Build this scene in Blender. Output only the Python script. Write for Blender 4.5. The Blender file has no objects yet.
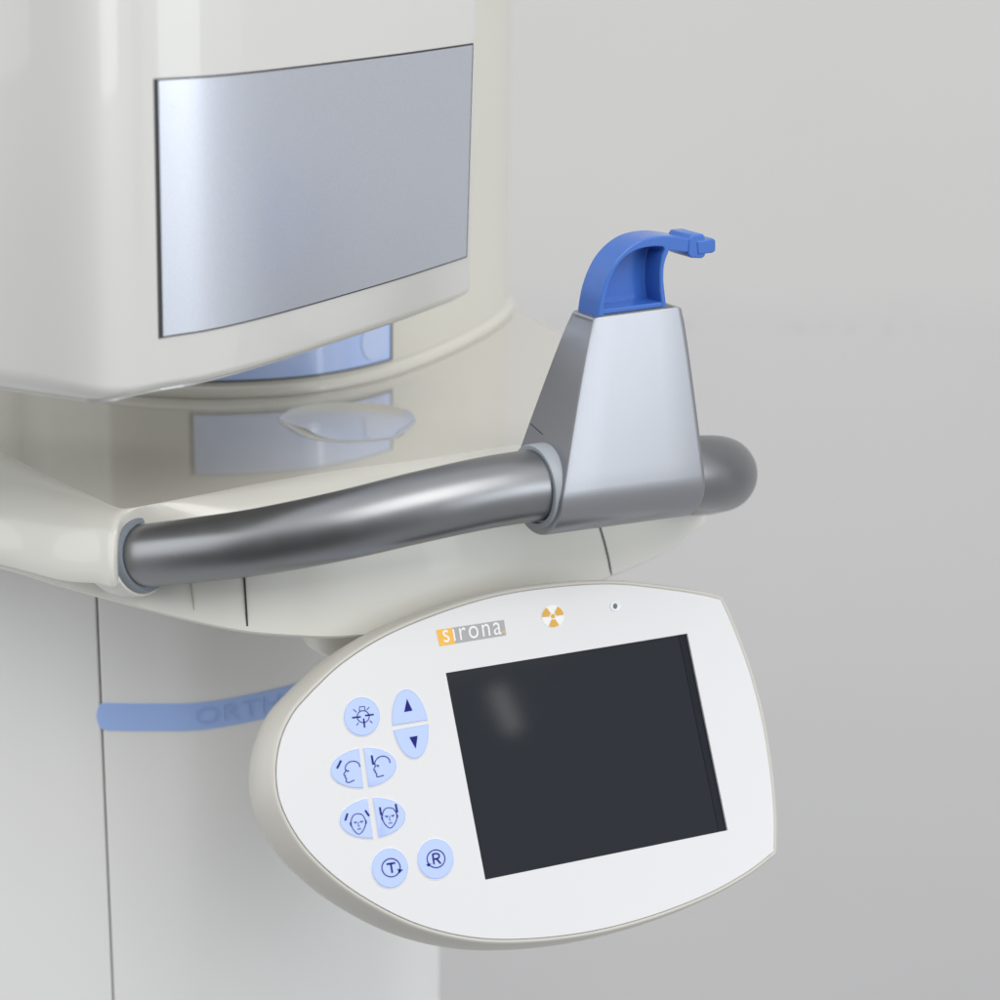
import bpy, bmesh, math, random
import numpy as np
from mathutils import Vector, Matrix

# ------------------------------------------------------------------ scene, units
S = 0.000476            # metres per unit (1 unit is about one photo pixel at the handle)
F = 2400.0              # focal length in pixels of a 1000 px wide picture
PITCH = math.radians(17.0)
CAMH = 688.0            # camera height above the shelf top
ZS = 0.95               # shelf top above the ground, metres
sc = bpy.context.scene
col = sc.collection
random.seed(4)

U = np.array([85 * math.sin(PITCH) / F, math.cos(PITCH), -math.sin(PITCH)]); U /= np.linalg.norm(U)
fw = np.array([0, 0, 1.0])
YW = fw - fw.dot(U) * U; YW /= np.linalg.norm(YW)
# camera coordinates here: x right, y up, z forward (left handed), so X = U x Y with the sign that gives +x
XW = np.cross(U, YW); XW *= np.sign(XW[0])
B = np.array([XW, YW, U])
CAM = np.array([0, 0, CAMH])

def ray(px, py):
    return B @ np.array([(px - 500) / F, (500 - py) / F, 1.0])
def at_z(px, py, z):
    r = ray(px, py)
    return CAM + r * ((z - CAMH) / r[2])
def at_d(px, py, d):
    return CAM + ray(px, py) * d
def xd(x, d, z=0.0):                        # plan point from camera lateral x and depth d at height z
    y = (d - (CAMH - z) * math.sin(PITCH)) / math.cos(PITCH)
    return np.array([x, y, z])
def proj(p):
    c = B.T @ (np.array(p) - CAM)
    return (500 + F * c[0] / c[2], 500 - F * c[1] / c[2], c[2])
def M3(p):                                  # units -> metres
    return Vector((p[0] * S, p[1] * S, p[2] * S + ZS))

# ------------------------------------------------------------------ curves
def cr_open(pts, n=12):
    P = [np.array(p, float) for p in pts]
    P = [2 * P[0] - P[1]] + P + [2 * P[-1] - P[-2]]
    out = []
    for i in range(1, len(P) - 2):
        for k in range(n):
            t = k / n
            a, b, c, d = P[i - 1], P[i], P[i + 1], P[i + 2]
            out.append(0.5 * (2 * b + (c - a) * t + (2 * a - 5 * b + 4 * c - d) * t * t + (3 * b - a - 3 * c + d) * t ** 3))
    out.append(P[-2])
    return out
def cr_closed(pts, n=12):
    P = [np.array(p, float) for p in pts]; m = len(P); out = []
    for i in range(m):
        a, b, c, d = P[i - 1], P[i], P[(i + 1) % m], P[(i + 2) % m]
        # centripetal-ish: plain uniform is fine for these evenly spaced points
        for k in range(n):
            t = k / n
            out.append(0.5 * (2 * b + (c - a) * t + (2 * a - 5 * b + 4 * c - d) * t * t + (3 * b - a - 3 * c + d) * t ** 3))
    return out
def resample_closed(P, step):
    P = [np.array(p, float) for p in P]; P.append(P[0])
    L = [0]
    for a, b in zip(P, P[1:]): L.append(L[-1] + np.linalg.norm(b - a))
    n = int(L[-1] / step); out = []; j = 0
    for i in range(n):
        s = L[-1] * i / n
        while L[j + 1] < s: j += 1
        t = (s - L[j]) / (L[j + 1] - L[j] + 1e-9)
        out.append(P[j] * (1 - t) + P[j + 1] * t)
    return out
def normals2(P):                            # outward normals of a closed plan curve (list of 2/3-vectors)
    m = len(P); A = sum(P[i][0] * P[(i + 1) % m][1] - P[(i + 1) % m][0] * P[i][1] for i in range(m))
    sg = 1 if A > 0 else -1; N = []
    for i in range(m):
        t = P[(i + 1) % m] - P[i - 1]
        n = np.array([t[1], -t[0]]) * sg
        N.append(n / (np.linalg.norm(n) + 1e-9))
    return N

# ------------------------------------------------------------------ mesh builders
class MB:
    def __init__(s): s.v = []; s.f = []
    def add(s, p): s.v.append(np.array(p, float)); return len(s.v) - 1
    def ring(s, pts): return [s.add(p) for p in pts]
    def loft(s, r0, r1, closed=True):
        n = len(r0)
        for i in range(n if closed else n - 1):
            j = (i + 1) % n
            s.f.append((r0[i], r0[j], r1[j], r1[i]))
    def cap(s, r, flip=False): s.f.append(tuple(r[::-1] if flip else r))
    def fan(s, r, c):
        k = s.add(c)
        for i in range(len(r)): s.f.append((r[i], r[(i + 1) % len(r)], k))
    def rings(s, L, cap0=True, cap1=True):
        R = [s.ring(p) for p in L]
        for a, b in zip(R, R[1:]): s.loft(a, b)
        if cap0: s.cap(R[0], True)
        if cap1: s.cap(R[-1])
        return R
    def build(s, name, mat, parent=None, angle=35, smooth=True, bevel=0, seg=3):
        base = Vector((0, 0, 0)) if parent is None else world_base[parent.name]
        me = bpy.data.meshes.new(name)
        me.from_pydata([tuple(M3(p) - base) for p in s.v], [], s.f)
        bm = bmesh.new(); bm.from_mesh(me)
        bmesh.ops.recalc_face_normals(bm, faces=bm.faces)
        bm.to_mesh(me); bm.free(); me.update()
        o = bpy.data.objects.new(name, me); col.objects.link(o)
        if mat: me.materials.append(mat)
        if parent is not None: o.parent = parent
        world_base[o.name] = base
        if bevel:
            bv = o.modifiers.new('Bevel', 'BEVEL'); bv.width = bevel * S; bv.segments = seg
            bv.limit_method = 'ANGLE'; bv.angle_limit = math.radians(angle)
            bv.harden_normals = False
        if smooth:
            me.shade_smooth(); me.set_sharp_from_angle(angle=math.radians(angle if not bevel else 60))
        return o
world_base = {}
def thing(name, label, cat, p, group=None):
    o = bpy.data.objects.new(name, None); col.objects.link(o)
    o.location = M3(p); o.empty_display_size = 0.02
    o['label'] = label; o['category'] = cat
    if group: o['group'] = group
    world_base[o.name] = M3(p)
    return o
def child_at_base(o, parent):               # keep a sub-part in the same coordinates as its thing
    o.parent = parent

# ------------------------------------------------------------------ materials
def mat(name, rgb, rough=0.4, metal=0.0, coat=0.0, coat_rough=0.05, noise=0.0, nscale=40, bump=0.0, bscale=400,
        spec=0.5, ior=1.5, rough_var=0.0, aniso=0.0, streak=None):
    m = bpy.data.materials.new(name); m.use_nodes = True
    nt = m.node_tree; b = nt.nodes['Principled BSDF']
    b.inputs['Base Color'].default_value = (*rgb, 1)
    b.inputs['Roughness'].default_value = rough; b.inputs['Metallic'].default_value = metal
    b.inputs['Coat Weight'].default_value = coat; b.inputs['Coat Roughness'].default_value = coat_rough
    b.inputs['Specular IOR Level'].default_value = spec; b.inputs['IOR'].default_value = ior
    tc = nt.nodes.new('ShaderNodeTexCoord')
    if noise:
        n = nt.nodes.new('ShaderNodeTexNoise'); n.inputs['Scale'].default_value = nscale; n.inputs['Detail'].default_value = 5
        src = tc.outputs['Object']
        if streak:
            mp = nt.nodes.new('ShaderNodeMapping'); mp.inputs['Scale'].default_value = streak
            nt.links.new(src, mp.inputs['Vector']); src = mp.outputs['Vector']
        nt.links.new(src, n.inputs['Vector'])
        r = nt.nodes.new('ShaderNodeMapRange'); r.inputs['From Min'].default_value = 0.3; r.inputs['From Max'].default_value = 0.7
        r.inputs['To Min'].default_value = 1 - noise; r.inputs['To Max'].default_value = 1 + noise
        nt.links.new(n.outputs['Fac'], r.inputs['Value'])
        mx = nt.nodes.new('ShaderNodeVectorMath'); mx.operation = 'SCALE'; mx.inputs[0].default_value = rgb
        nt.links.new(r.outputs['Result'], mx.inputs['Scale']); nt.links.new(mx.outputs['Vector'], b.inputs['Base Color'])
        if rough_var:
            r2 = nt.nodes.new('ShaderNodeMapRange'); r2.inputs['From Min'].default_value = 0.3; r2.inputs['From Max'].default_value = 0.7
            r2.inputs['To Min'].default_value = rough - rough_var; r2.inputs['To Max'].default_value = rough + rough_var
            nt.links.new(n.outputs['Fac'], r2.inputs['Value']); nt.links.new(r2.outputs['Result'], b.inputs['Roughness'])
    if bump:
        n = nt.nodes.new('ShaderNodeTexNoise'); n.inputs['Scale'].default_value = bscale; n.inputs['Detail'].default_value = 3
        nt.links.new(tc.outputs['Object'], n.inputs['Vector'])
        bp = nt.nodes.new('ShaderNodeBump'); bp.inputs['Strength'].default_value = bump; bp.inputs['Distance'].default_value = 0.001
        nt.links.new(n.outputs['Fac'], bp.inputs['Height']); nt.links.new(bp.outputs['Normal'], b.inputs['Normal'])
    return m

m_wall = mat('wall paint', (0.63, 0.62, 0.612), 0.85, noise=0.012, nscale=3, bump=0.04, bscale=120)
m_head = mat('warm white gloss lacquer', (0.60, 0.597, 0.575), 0.32, coat=1.0, coat_rough=0.015, noise=0.008, nscale=14)
m_cream = mat('cream gloss lacquer', (0.59, 0.577, 0.515), 0.35, coat=0.5, coat_rough=0.08, noise=0.008, nscale=14)
m_tray = mat('beige polished lacquer', (0.54, 0.522, 0.47), 0.08, coat=1.0, coat_rough=0.02, noise=0.01, nscale=12)
m_rim = mat('cream gloss rim', (0.66, 0.65, 0.60), 0.34, coat=0.7, coat_rough=0.04, noise=0.008, nscale=14)
m_apron = mat('cream satin plastic', (0.73, 0.725, 0.67), 0.42, coat=0.15, noise=0.01, nscale=12, bump=0.02, bscale=900)
m_column = mat('pale grey satin paint', (0.82, 0.82, 0.81), 0.45, noise=0.012, nscale=8)
m_dark = mat('dark joint rubber', (0.035, 0.035, 0.035), 0.6)
m_gap = mat('grey brown joint', (0.42, 0.41, 0.39), 0.7)
m_seat = mat('dark grey plate', (0.14, 0.145, 0.155), 0.4)
m_softgap = mat('pale joint', (0.42, 0.40, 0.33), 0.6)
m_tube = mat('brushed aluminium tube', (0.25, 0.255, 0.265), 0.34, metal=1.0, noise=0.03, nscale=60, rough_var=0.025)
m_holder = mat('silver metallic lacquer', (0.305, 0.312, 0.332), 0.33, metal=0.85, noise=0.015, nscale=1500, bump=0.02, bscale=2500)
m_collar = mat('grey collar plastic', (0.31, 0.34, 0.37), 0.45)
m_ring = mat('blue grey collar plastic', (0.22, 0.25, 0.29), 0.5)
m_blue = mat('blue plastic', (0.045, 0.145, 0.50), 0.2, spec=0.5, noise=0.02, nscale=60)
m_panel = mat('silver flake panel', (0.64, 0.67, 0.74), 0.38, metal=0.9, noise=0.05, nscale=1300, coat=0.35, coat_rough=0.05)
m_bluepanel = mat('pale blue glass panel', (0.44, 0.57, 0.92), 0.25, coat=0.7, coat_rough=0.05)
m_strip = mat('cornflower blue strip', (0.38, 0.54, 0.94), 0.5)
m_emboss = mat('faded blue lettering', (0.335, 0.49, 0.885), 0.5)
m_face = mat('white membrane film', (0.61, 0.612, 0.625), 0.30, coat=0.1, noise=0.006, nscale=10)
m_shell = mat('warm grey shell plastic', (0.50, 0.485, 0.445), 0.36, noise=0.01, nscale=10, bump=0.03, bscale=1200)
m_screen = mat('dark screen glass', (0.007, 0.010, 0.016), 0.05, spec=0.3, noise=0.06, nscale=14, rough_var=0.015)
m_screenedge = mat('screen edge', (0.006, 0.008, 0.014), 0.25, spec=0.15)
m_key = mat('pale blue key film', (0.40, 0.50, 0.84), 0.38)
m_keyrim = mat('white key rim', (0.68, 0.70, 0.74), 0.35)
m_ink = mat('navy ink', (0.004, 0.006, 0.15), 0.55, spec=0.2)
m_orange = mat('orange print', (0.78, 0.42, 0.03), 0.45)
m_grey = mat('grey print', (0.33, 0.33, 0.34), 0.45)
m_white = mat('white print', (0.74, 0.74, 0.74), 0.45)
m_gold = mat('gold print', (0.60, 0.33, 0.03), 0.4)
m_led = mat('dull green lamp lens', (0.10, 0.13, 0.12), 0.2)

# ------------------------------------------------------------------ helpers for shapes
def sweep(name, path, radii, m, parent, seg=40, caps=True):
    mb = MB(); rings = []
    up = np.array([0, 0, 1.0])
    for i, p in enumerate(path):
        t = path[min(i + 1, len(path) - 1)] - path[max(i - 1, 0)]; t /= np.linalg.norm(t)
        a = np.cross(t, up); a /= np.linalg.norm(a); b = np.cross(a, t)
        rings.append([p + radii[i] * (math.cos(w) * a + math.sin(w) * b) for w in [2 * math.pi * k / seg for k in range(seg)]])
    mb.rings(rings, caps, caps)
    return mb.build(name, m, parent, angle=50)
def lathe(name, c, axis, prof, m, parent, seg=64, angle=35):
    axis = axis / np.linalg.norm(axis); up = np.array([0, 0, 1.0])
    a = np.cross(axis, up); a /= np.linalg.norm(a); b = np.cross(a, axis)
    mb = MB(); R = []
    for (h, r) in prof:
        R.append(mb.ring([c + axis * h + r * (math.cos(w) * a + math.sin(w) * b) for w in [2 * math.pi * k / seg for k in range(seg)]]))
    for r0, r1 in zip(R, R[1:]): mb.loft(r0, r1)
    return mb.build(name, m, parent, angle=angle)

# ================================================================== WALL
def wall_marks(m, z0):
    nt = m.node_tree; b = nt.nodes['Principled BSDF']; src = b.inputs['Base Color'].links[0].from_socket
    tc = nt.nodes.new('ShaderNodeTexCoord'); sp = nt.nodes.new('ShaderNodeSeparateXYZ'); nt.links.new(tc.outputs['Object'], sp.inputs[0])
    def mr(so, a0, a1, b0, b1):
        r = nt.nodes.new('ShaderNodeMapRange'); r.interpolation_type = 'SMOOTHSTEP'
        for n_, v in zip(('From Min', 'From Max', 'To Min', 'To Max'), (a0, a1, b0, b1)): r.inputs[n_].default_value = v
        nt.links.new(so, r.inputs['Value']); return r.outputs['Result']
    low = mr(sp.outputs[2], z0 - 0.004, z0 + 0.05, 1, 0)
    mx = nt.nodes.new('ShaderNodeMix'); mx.data_type = 'RGBA'; mx.blend_type = 'MULTIPLY'; mx.inputs['B'].default_value = (0.965, 0.968, 0.985, 1)
    nt.links.new(low, mx.inputs['Factor']); nt.links.new(src, mx.inputs['A'])
    d = nt.nodes.new('ShaderNodeMath'); d.operation = 'SUBTRACT'; d.inputs[1].default_value = z0; nt.links.new(sp.outputs[2], d.inputs[0])
    ab = nt.nodes.new('ShaderNodeMath'); ab.operation = 'ABSOLUTE'; nt.links.new(d.outputs[0], ab.inputs[0])
    line = mr(ab.outputs[0], 0.001, 0.0045, 1, 0)
    n = nt.nodes.new('ShaderNodeTexNoise'); n.inputs['Scale'].default_value = 55; n.inputs['Detail'].default_value = 6; nt.links.new(tc.outputs['Object'], n.inputs['Vector'])
    nz = mr(n.outputs['Fac'], 0.50, 0.70, 0, 0.3)
    mu = nt.nodes.new('ShaderNodeMath'); mu.operation = 'MULTIPLY'; nt.links.new(line, mu.inputs[0]); nt.links.new(nz, mu.inputs[1])
    m2 = nt.nodes.new('ShaderNodeMix'); m2.data_type = 'RGBA'; m2.inputs['B'].default_value = (0.36, 0.35, 0.35, 1)
    nt.links.new(mu.outputs[0], m2.inputs['Factor']); nt.links.new(mx.outputs['Result'], m2.inputs['A']); nt.links.new(m2.outputs['Result'], b.inputs['Base Color'])
_r = ray(880, 324); _t = 4600 / _r[1]
wall_marks(m_wall, (CAMH + _t * _r[2]) * S + ZS)
wz0, wz1 = -ZS / S, 2.2 / S
wl = MB()
wy = 4600.0
a = math.radians(-4)
def wallpt(x, z): return np.array([x * math.cos(a), wy + x * math.sin(a), z])
r = wl.ring([wallpt(-9000, wz0), wallpt(9000, wz0), wallpt(9000, wz1), wallpt(-9000, wz1)])
rb = wl.ring([wallpt(-9000, wz0) + [0, 200, 0], wallpt(9000, wz0) + [0, 200, 0], wallpt(9000, wz1) + [0, 200, 0], wallpt(-9000, wz1) + [0, 200, 0]])
wl.loft(r, rb); wl.cap(r); wl.cap(rb, True)
wall = wl.build('wall', m_wall, None, smooth=False)
wall['kind'] = 'structure'

# ================================================================== COLUMN
zb = -ZS / S + 5
zstrip = -298.0
cs = [at_z(-180, 688, zstrip), at_z(-60, 704, zstrip), at_z(40, 712, zstrip), at_z(97, 716, zstrip), at_z(150, 717, zstrip), at_z(200, 716, zstrip),
      at_z(250, 708, zstrip), at_z(300, 696, zstrip), at_z(350, 680, zstrip), at_z(395, 661, zstrip), at_z(428, 632, zstrip), at_z(440, 600, zstrip)]
front = [p[:2] for p in cr_open(cs, 10)]
pb = front[-1]; pa = front[0]
def col_section(pts, z, off=0): return [np.array([p[0], p[1] + off, z]) for p in pts]
column = thing('machine_column', 'pale grey upright column under the shelf, with a cornflower blue stripe', 'machine column', np.array([front[60][0], front[60][1] + 200, zb]))
iseam = min(range(len(front)), key=lambda i: abs(proj([front[i][0], front[i][1], -400])[0] - 99))
mainpts = front[iseam + 1:] + [np.array([pb[0] - 30, pb[1] + 250]), np.array([front[iseam][0] + 40, pb[1] + 250])]
sidepts = front[:iseam] + [front[iseam + 1] + np.array([-2.6, 0])] + [np.array([front[iseam][0] + 20, pb[1] + 240]), np.array([pa[0] + 60, pb[1] + 240])]
def prism(name, pts, z0, z1, m, parent, angle=30, bevel=0):
    mb = MB(); mb.rings([[np.array([p[0], p[1], z0]) for p in pts], [np.array([p[0], p[1], z1]) for p in pts]])
    return mb.build(name, m, parent, angle=angle, bevel=bevel)
prism('front_cover', mainpts, zb, -100, m_column, column, bevel=1.5)
prism('side_cover', sidepts, zb, -100, m_column, column, bevel=1.5)
sm = MB(); i0 = iseam
sp = [front[i0] + np.array([-3, 5]), front[i0 + 1] + np.array([3, 5]), front[i0 + 1] + np.array([3, 40]), front[i0] + np.array([-3, 40])]
prism('seam', sp, zb, -101, m_gap, column)
# blue stripe: a thin band lying on the cover, rounded at its left end
nst = [p for p in front[iseam:] if True]
def dens(P, n=6):
    out = []
    for a_, b_ in zip(P, P[1:]):
        for k in range(n): out.append(a_ * (1 - k / n) + b_ * k / n)
    out.append(P[-1]); return out
nst = dens(nst)
mb = MB(); lo, hi, lo2, hi2 = [], [], [], []
acc = 0
for i, p in enumerate(nst):
    t = nst[min(i + 1, len(nst) - 1)] - nst[max(i - 1, 0)]; t /= np.linalg.norm(t); n = np.array([t[1], -t[0]])
    if i: acc += np.linalg.norm(p - nst[i - 1])
    hh = 15.5 * (1 - max(0, 1 - acc / 9.0) ** 2) ** 0.5 if acc < 9 else 15.5
    hh = max(hh, 1.0)
    q = p + n * 1.6; q0 = p - n * 1.0
    lo.append(np.array([*q, zstrip - hh])); hi.append(np.array([*q, zstrip + hh])); lo2.append(np.array([*q0, zstrip - hh - .5])); hi2.append(np.array([*q0, zstrip + hh + .5]))
ra, rb_, rc, rd = mb.ring(lo2), mb.ring(lo), mb.ring(hi), mb.ring(hi2)
for x, y in ((ra, rb_), (rb_, rc), (rc, rd)): mb.loft(x, y, closed=False)
strip = mb.build('stripe', m_strip, column, angle=40)

# text helper: mesh of a word mapped through fn(u, v), u and v in 0..1 over its box (v up)
def text_mesh(name, word, fn, m, parent, space=1.0, off=0.0):
    cu = bpy.data.curves.new('t', 'FONT'); cu.body = word; cu.space_character = space; cu.offset = off; cu.resolution_u = 6
    o = bpy.data.objects.new('t', cu); col.objects.link(o)
    dg = bpy.context.evaluated_depsgraph_get()
    me0 = bpy.data.meshes.new_from_object(o.evaluated_get(dg))
    vs = np.array([v.co[:] for v in me0.vertices]); fs = [tuple(p.vertices) for p in me0.polygons]
    bpy.data.objects.remove(o); bpy.data.curves.remove(cu); bpy.data.meshes.remove(me0)
    mn = vs.min(0); mx_ = vs.max(0)
    mb = MB()
    for v in vs: mb.add(fn((v[0] - mn[0]) / (mx_[0] - mn[0]), (v[1] - mn[1]) / (mx_[1] - mn[1])))
    mb.f = fs
    return mb.build(name, m, parent, smooth=False)
# faint raised letters along the stripe
Ls = [0]
for a_, b_ in zip(nst, nst[1:]): Ls.append(Ls[-1] + np.linalg.norm(b_ - a_))
ist = min(range(len(nst)), key=lambda i: abs(proj([nst[i][0], nst[i][1], zstrip])[0] - 196))
s0 = Ls[ist]
def on_strip(s, z):
    j = max(0, min(len(Ls) - 2, int(np.searchsorted(Ls, s)) - 1)); t = (s - Ls[j]) / (Ls[j + 1] - Ls[j])
    p = nst[j] * (1 - t) + nst[j + 1] * t
    tt = nst[j + 1] - nst[j]; tt /= np.linalg.norm(tt)
    q = p + np.array([tt[1], -tt[0]]) * 2.3
    return np.array([q[0], q[1], z])
lt = text_mesh('lettering', 'ORTHOPHOS', lambda u, v: on_strip(s0 + u * 228, zstrip - 9.5 + 19 * v), m_emboss, column, space=1.05)
lt.parent = strip

# ================================================================== PATIENT SHELF
shelf = thing('patient_shelf', 'cream shelf with glossy beige top and a curved grey metal handrail along its front', 'shelf', xd(-200, 2900, -140))
def plan(px, py, z): return at_z(px, py, z)[:2]
def smooth_list(a, k=6):
    a = np.array(a, float)
    for _ in range(k): a = (np.roll(a, 1) + a * 2 + np.roll(a, -1)) / 4
    return a
# lower apron outline (its bottom rim)
AZ = [(-400, -84), (0, -88), (60, -95), (130, -103), (190, -112), (245, -120), (300, -128), (345, -134), (420, -140), (2000, -140)]
def az(px):
    for (x0_, z0_), (x1_, z1_) in zip(AZ, AZ[1:]):
        if px <= x1_: return z0_ + (z1_ - z0_) * max(0, (px - x0_)) / (x1_ - x0_)
    return -140
apx = [(-100, 547), (0, 569), (60, 587), (130, 606), (190, 621.5), (245, 632.5), (300, 637), (345, 637.5), (420, 630),
      (500, 612), (560, 595), (610, 577.5), (655, 558), (688, 538), (706, 517)]
ap = [np.append(plan(x, y, az(x)), az(x)) for x, y in apx]
ap += [np.append(xd(x, d)[:2], -140) for x, d in ((232, 2860), (165, 2960), (70, 3110), (-40, 3300), (-200, 3440), (-500, 3440), (-760, 3300), (-860, 3000), (-800, 2740))]
apc3 = resample_closed(cr_closed(ap, 16), 7)
apc = [p[:2] for p in apc3]; zbv = np.array([p[2] for p in apc3])
def offs(P, N, d): return [p + n * (d if not hasattr(d, '__len__') else d[i]) for i, (p, n) in enumerate(zip(P, N))]
def at_h(P, z): return [np.array([p[0], p[1], z if not hasattr(z, '__len__') else z[i]]) for i, p in enumerate(P)]
apn = normals2(apc)
def ap_inset(z): 
    t = max(0, z + 128) / 108
    return -1.0 - 24 * t ** 1.6
mb = MB()
L = [at_h(offs(apc, apn, -40), zbv - 4), at_h(offs(apc, apn, -9), zbv - 3), at_h(offs(apc, apn, -3), zbv - 1.5), at_h(apc, zbv + 2), at_h(offs(apc, apn, -0.6), zbv + 6)]
for k in range(1, 9):
    zz = (zbv + 8) + (-18 - zbv - 8) * k / 8
    L.append(at_h(offs(apc, apn, [ap_inset(z) for z in zz]), zz))
mb.rings(L)
mb.build('apron', m_apron, shelf, angle=40)

# top slab: pairs of outer rim (ox, oy), inner edge of the flat top (ix, iy) and the height of its lower edge
def pr_(o, i, z): return np.concatenate([o, i, [z]])
tp = [pr_(plan(-200, 520, -82), plan(-200, 356, 0), -82), pr_(plan(-100, 546, -82), plan(-100, 404, 0), -82), pr_(plan(0, 566.5, -80), plan(0, 452, 0), -80),
      pr_(plan(60, 582, -75), plan(60, 481, 0), -75), pr_(plan(98, 586.5, -69), plan(98, 499, 0), -68), pr_(plan(115, 588.5, -66), plan(116, 507, 0), -66),
      pr_(xd(-364, 2300)[:2], plan(128, 508.5, 0), -62), pr_(xd(-352, 2316)[:2], plan(146, 505.5, 0), -54), pr_(xd(-325, 2328)[:2], plan(172, 500.5, 0), -46),
      pr_(xd(-290, 2338)[:2], plan(205, 494, 0), -42), pr_(xd(-246, 2348)[:2], plan(250, 485, 0), -40), pr_(xd(-205, 2362)[:2], plan(290, 478, 0), -40), pr_(xd(-153, 2384)[:2], plan(335, 470.5, 0), -40),
      pr_(xd(-78, 2420)[:2], plan(410, 461, 0), -40), pr_(xd(-3, 2468)[:2], plan(480, 450, 0), -40), pr_(xd(57, 2521)[:2], plan(545, 439, 0), -40),
      pr_(xd(110, 2580)[:2], xd(75, 2636)[:2], -40), pr_(xd(152, 2642)[:2], xd(112, 2696)[:2], -40), pr_(xd(184, 2698)[:2], xd(138, 2746)[:2], -40), pr_(xd(206, 2750)[:2], xd(155, 2790)[:2], -40),
      pr_(xd(214, 2800)[:2], xd(164, 2820)[:2], -40), pr_(xd(200, 2850)[:2], xd(160, 2846)[:2], -45), pr_(xd(160, 2922)[:2], xd(142, 2912)[:2], -50), pr_(plan(566, 333, 0), plan(561, 334, 0), -60),
      pr_(plan(516, 305, 0), plan(512, 306.5, 0), -60)]
for x, d in ((-60, 3350), (-200, 3460), (-500, 3480), (-800, 3350), (-930, 3000), (-900, 2790)):
    c = xd(-350, 2950)[:2]; o_ = xd(x, d)[:2]; tp.append(pr_(o_, o_ + (c - o_) * 0.05, -70))
tpc = resample_closed(cr_closed(tp, 16), 7)
mb = MB()
cen = xd(-330, 2850)[:2]
out = np.array([p[:2] for p in tpc]); inn = np.array([p[2:4] for p in tpc]); zlo = np.array([p[4] for p in tpc])
def mixr(f): return [o_ + (i_ - o_) * f for o_, i_ in zip(out, inn)]
L = [at_h([o_ + (cen - o_) * 0.10 for o_ in out], zlo), at_h([o_ + (cen - o_) * 0.012 for o_ in out], zlo), at_h([o_ + (cen - o_) * 0.003 for o_ in out], zlo + 1.5)]
for k in range(0, 13):
    w = math.pi / 2 * k / 12
    L.append(at_h(mixr(1 - math.cos(w)), (zlo + 6) * (1 - math.sin(w))))
mb.rings(L, True, False)
mb.build('rim', m_rim, shelf, angle=40)
mb = MB()
mb.rings([at_h(inn, -20), at_h(inn, 0)])
tray = mb.build('tray', m_tray, shelf, angle=40)

# oval dish let into the tray: cut a hole, then set a shallow bowl in it
dpx = [(279, 419), (292, 409), (318, 403.5), (350, 402.5), (385, 404.5), (408, 410), (416, 419), (410, 428), (398, 437.5), (375, 441), (345, 442.5), (315, 439.5), (292, 431)]
dish = [p[:2] for p in cr_closed([at_z(x, y, 0) for x, y in dpx], 8)]
dc = sum(dish) / len(dish)
cut = MB(); cut.rings([at_h([dc + (p - dc) * 1.0 for p in dish], 8), at_h([dc + (p - dc) * 1.0 for p in dish], -12)])
cutter = cut.build('cut', None, None, smooth=False)
bo = tray.modifiers.new('cut', 'BOOLEAN'); bo.object = cutter; bo.operation = 'DIFFERENCE'; bo.solver = 'EXACT'
bpy.context.view_layer.update()
cutter.location = (0, 0, 0)
dg = bpy.context.evaluated_depsgraph_get()
me2 = bpy.data.meshes.new_from_object(tray.evaluated_get(dg))
tray.modifiers.clear(); old = tray.data; tray.data = me2; bpy.data.meshes.remove(old)
me2.shade_smooth(); me2.set_sharp_from_angle(angle=math.radians(40))
bpy.data.objects.remove(cutter)
db = MB(); R = []
for k, (sc_, z) in enumerate([(1.010, 0.15), (1.004, 0.4), (0.99, 0.1), (0.965, -1.2), (0.90, -4), (0.78, -6.6), (0.55, -8.3), (0.3, -9), (0.08, -9.2)]):
    R.append(db.ring(at_h([dc + (p - dc) * sc_ for p in dish], z)))
for a_, b_ in zip(R, R[1:]): db.loft(a_, b_)
db.cap(R[-1])
db.build('dish', m_tray, shelf, angle=60)

# joints across the apron
def apron_joint(pxt, pyt, pxb, pyb, w, m):
    mb = MB(); rows = []
    for k in range(12):
        t = k / 11; px = pxt + (pxb - pxt) * t; py = pyt + (pyb - pyt) * t
        # where this line of sight meets the apron wall
        best = None
        for i, (p, n) in enumerate(zip(apc, apn)):
            if n[1] > 0.1: continue
            c = np.array([p[0] - n[0] * 1, p[1] - n[1] * 1, 0]); 
            for_ray = ray(px, py)
            den = for_ray[0] * n[0] + for_ray[1] * n[1]
            if abs(den) < 1e-6: continue
            tt = ((p[0]) * n[0] + (p[1]) * n[1]) / den
            q = CAM + for_ray * tt
            dd = np.linalg.norm(q[:2] - p)
            if best is None or dd < best[0]: best = (dd, q, n)
        _, q, n = best; tng = np.array([-n[1], n[0], 0]); n3 = np.array([n[0], n[1], 0])
        q = q + n3 * (ap_inset(q[2]) + 1.2)
        rows.append((q - tng * w, q + tng * w))
    r0 = mb.ring([a for a, b in rows]); r1 = mb.ring([b for a, b in rows])
    mb.loft(r0, r1, closed=False)
    r2 = mb.ring([a + np.array([0, 6, 0]) for a, b in rows]); r3 = mb.ring([b + np.array([0, 6, 0]) for a, b in rows])
    mb.loft(r0, r2, closed=False); mb.loft(r1, r3, closed=False)
    return mb.build('joint', m, shelf)
apron_joint(243.5, 576, 247.5, 630, 0.9, m_dark)
apron_joint(187, 580, 195, 620.5, 0.5, m_softgap)
apron_joint(603.5, 520, 611.5, 575, 0.8, m_dark)

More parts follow.
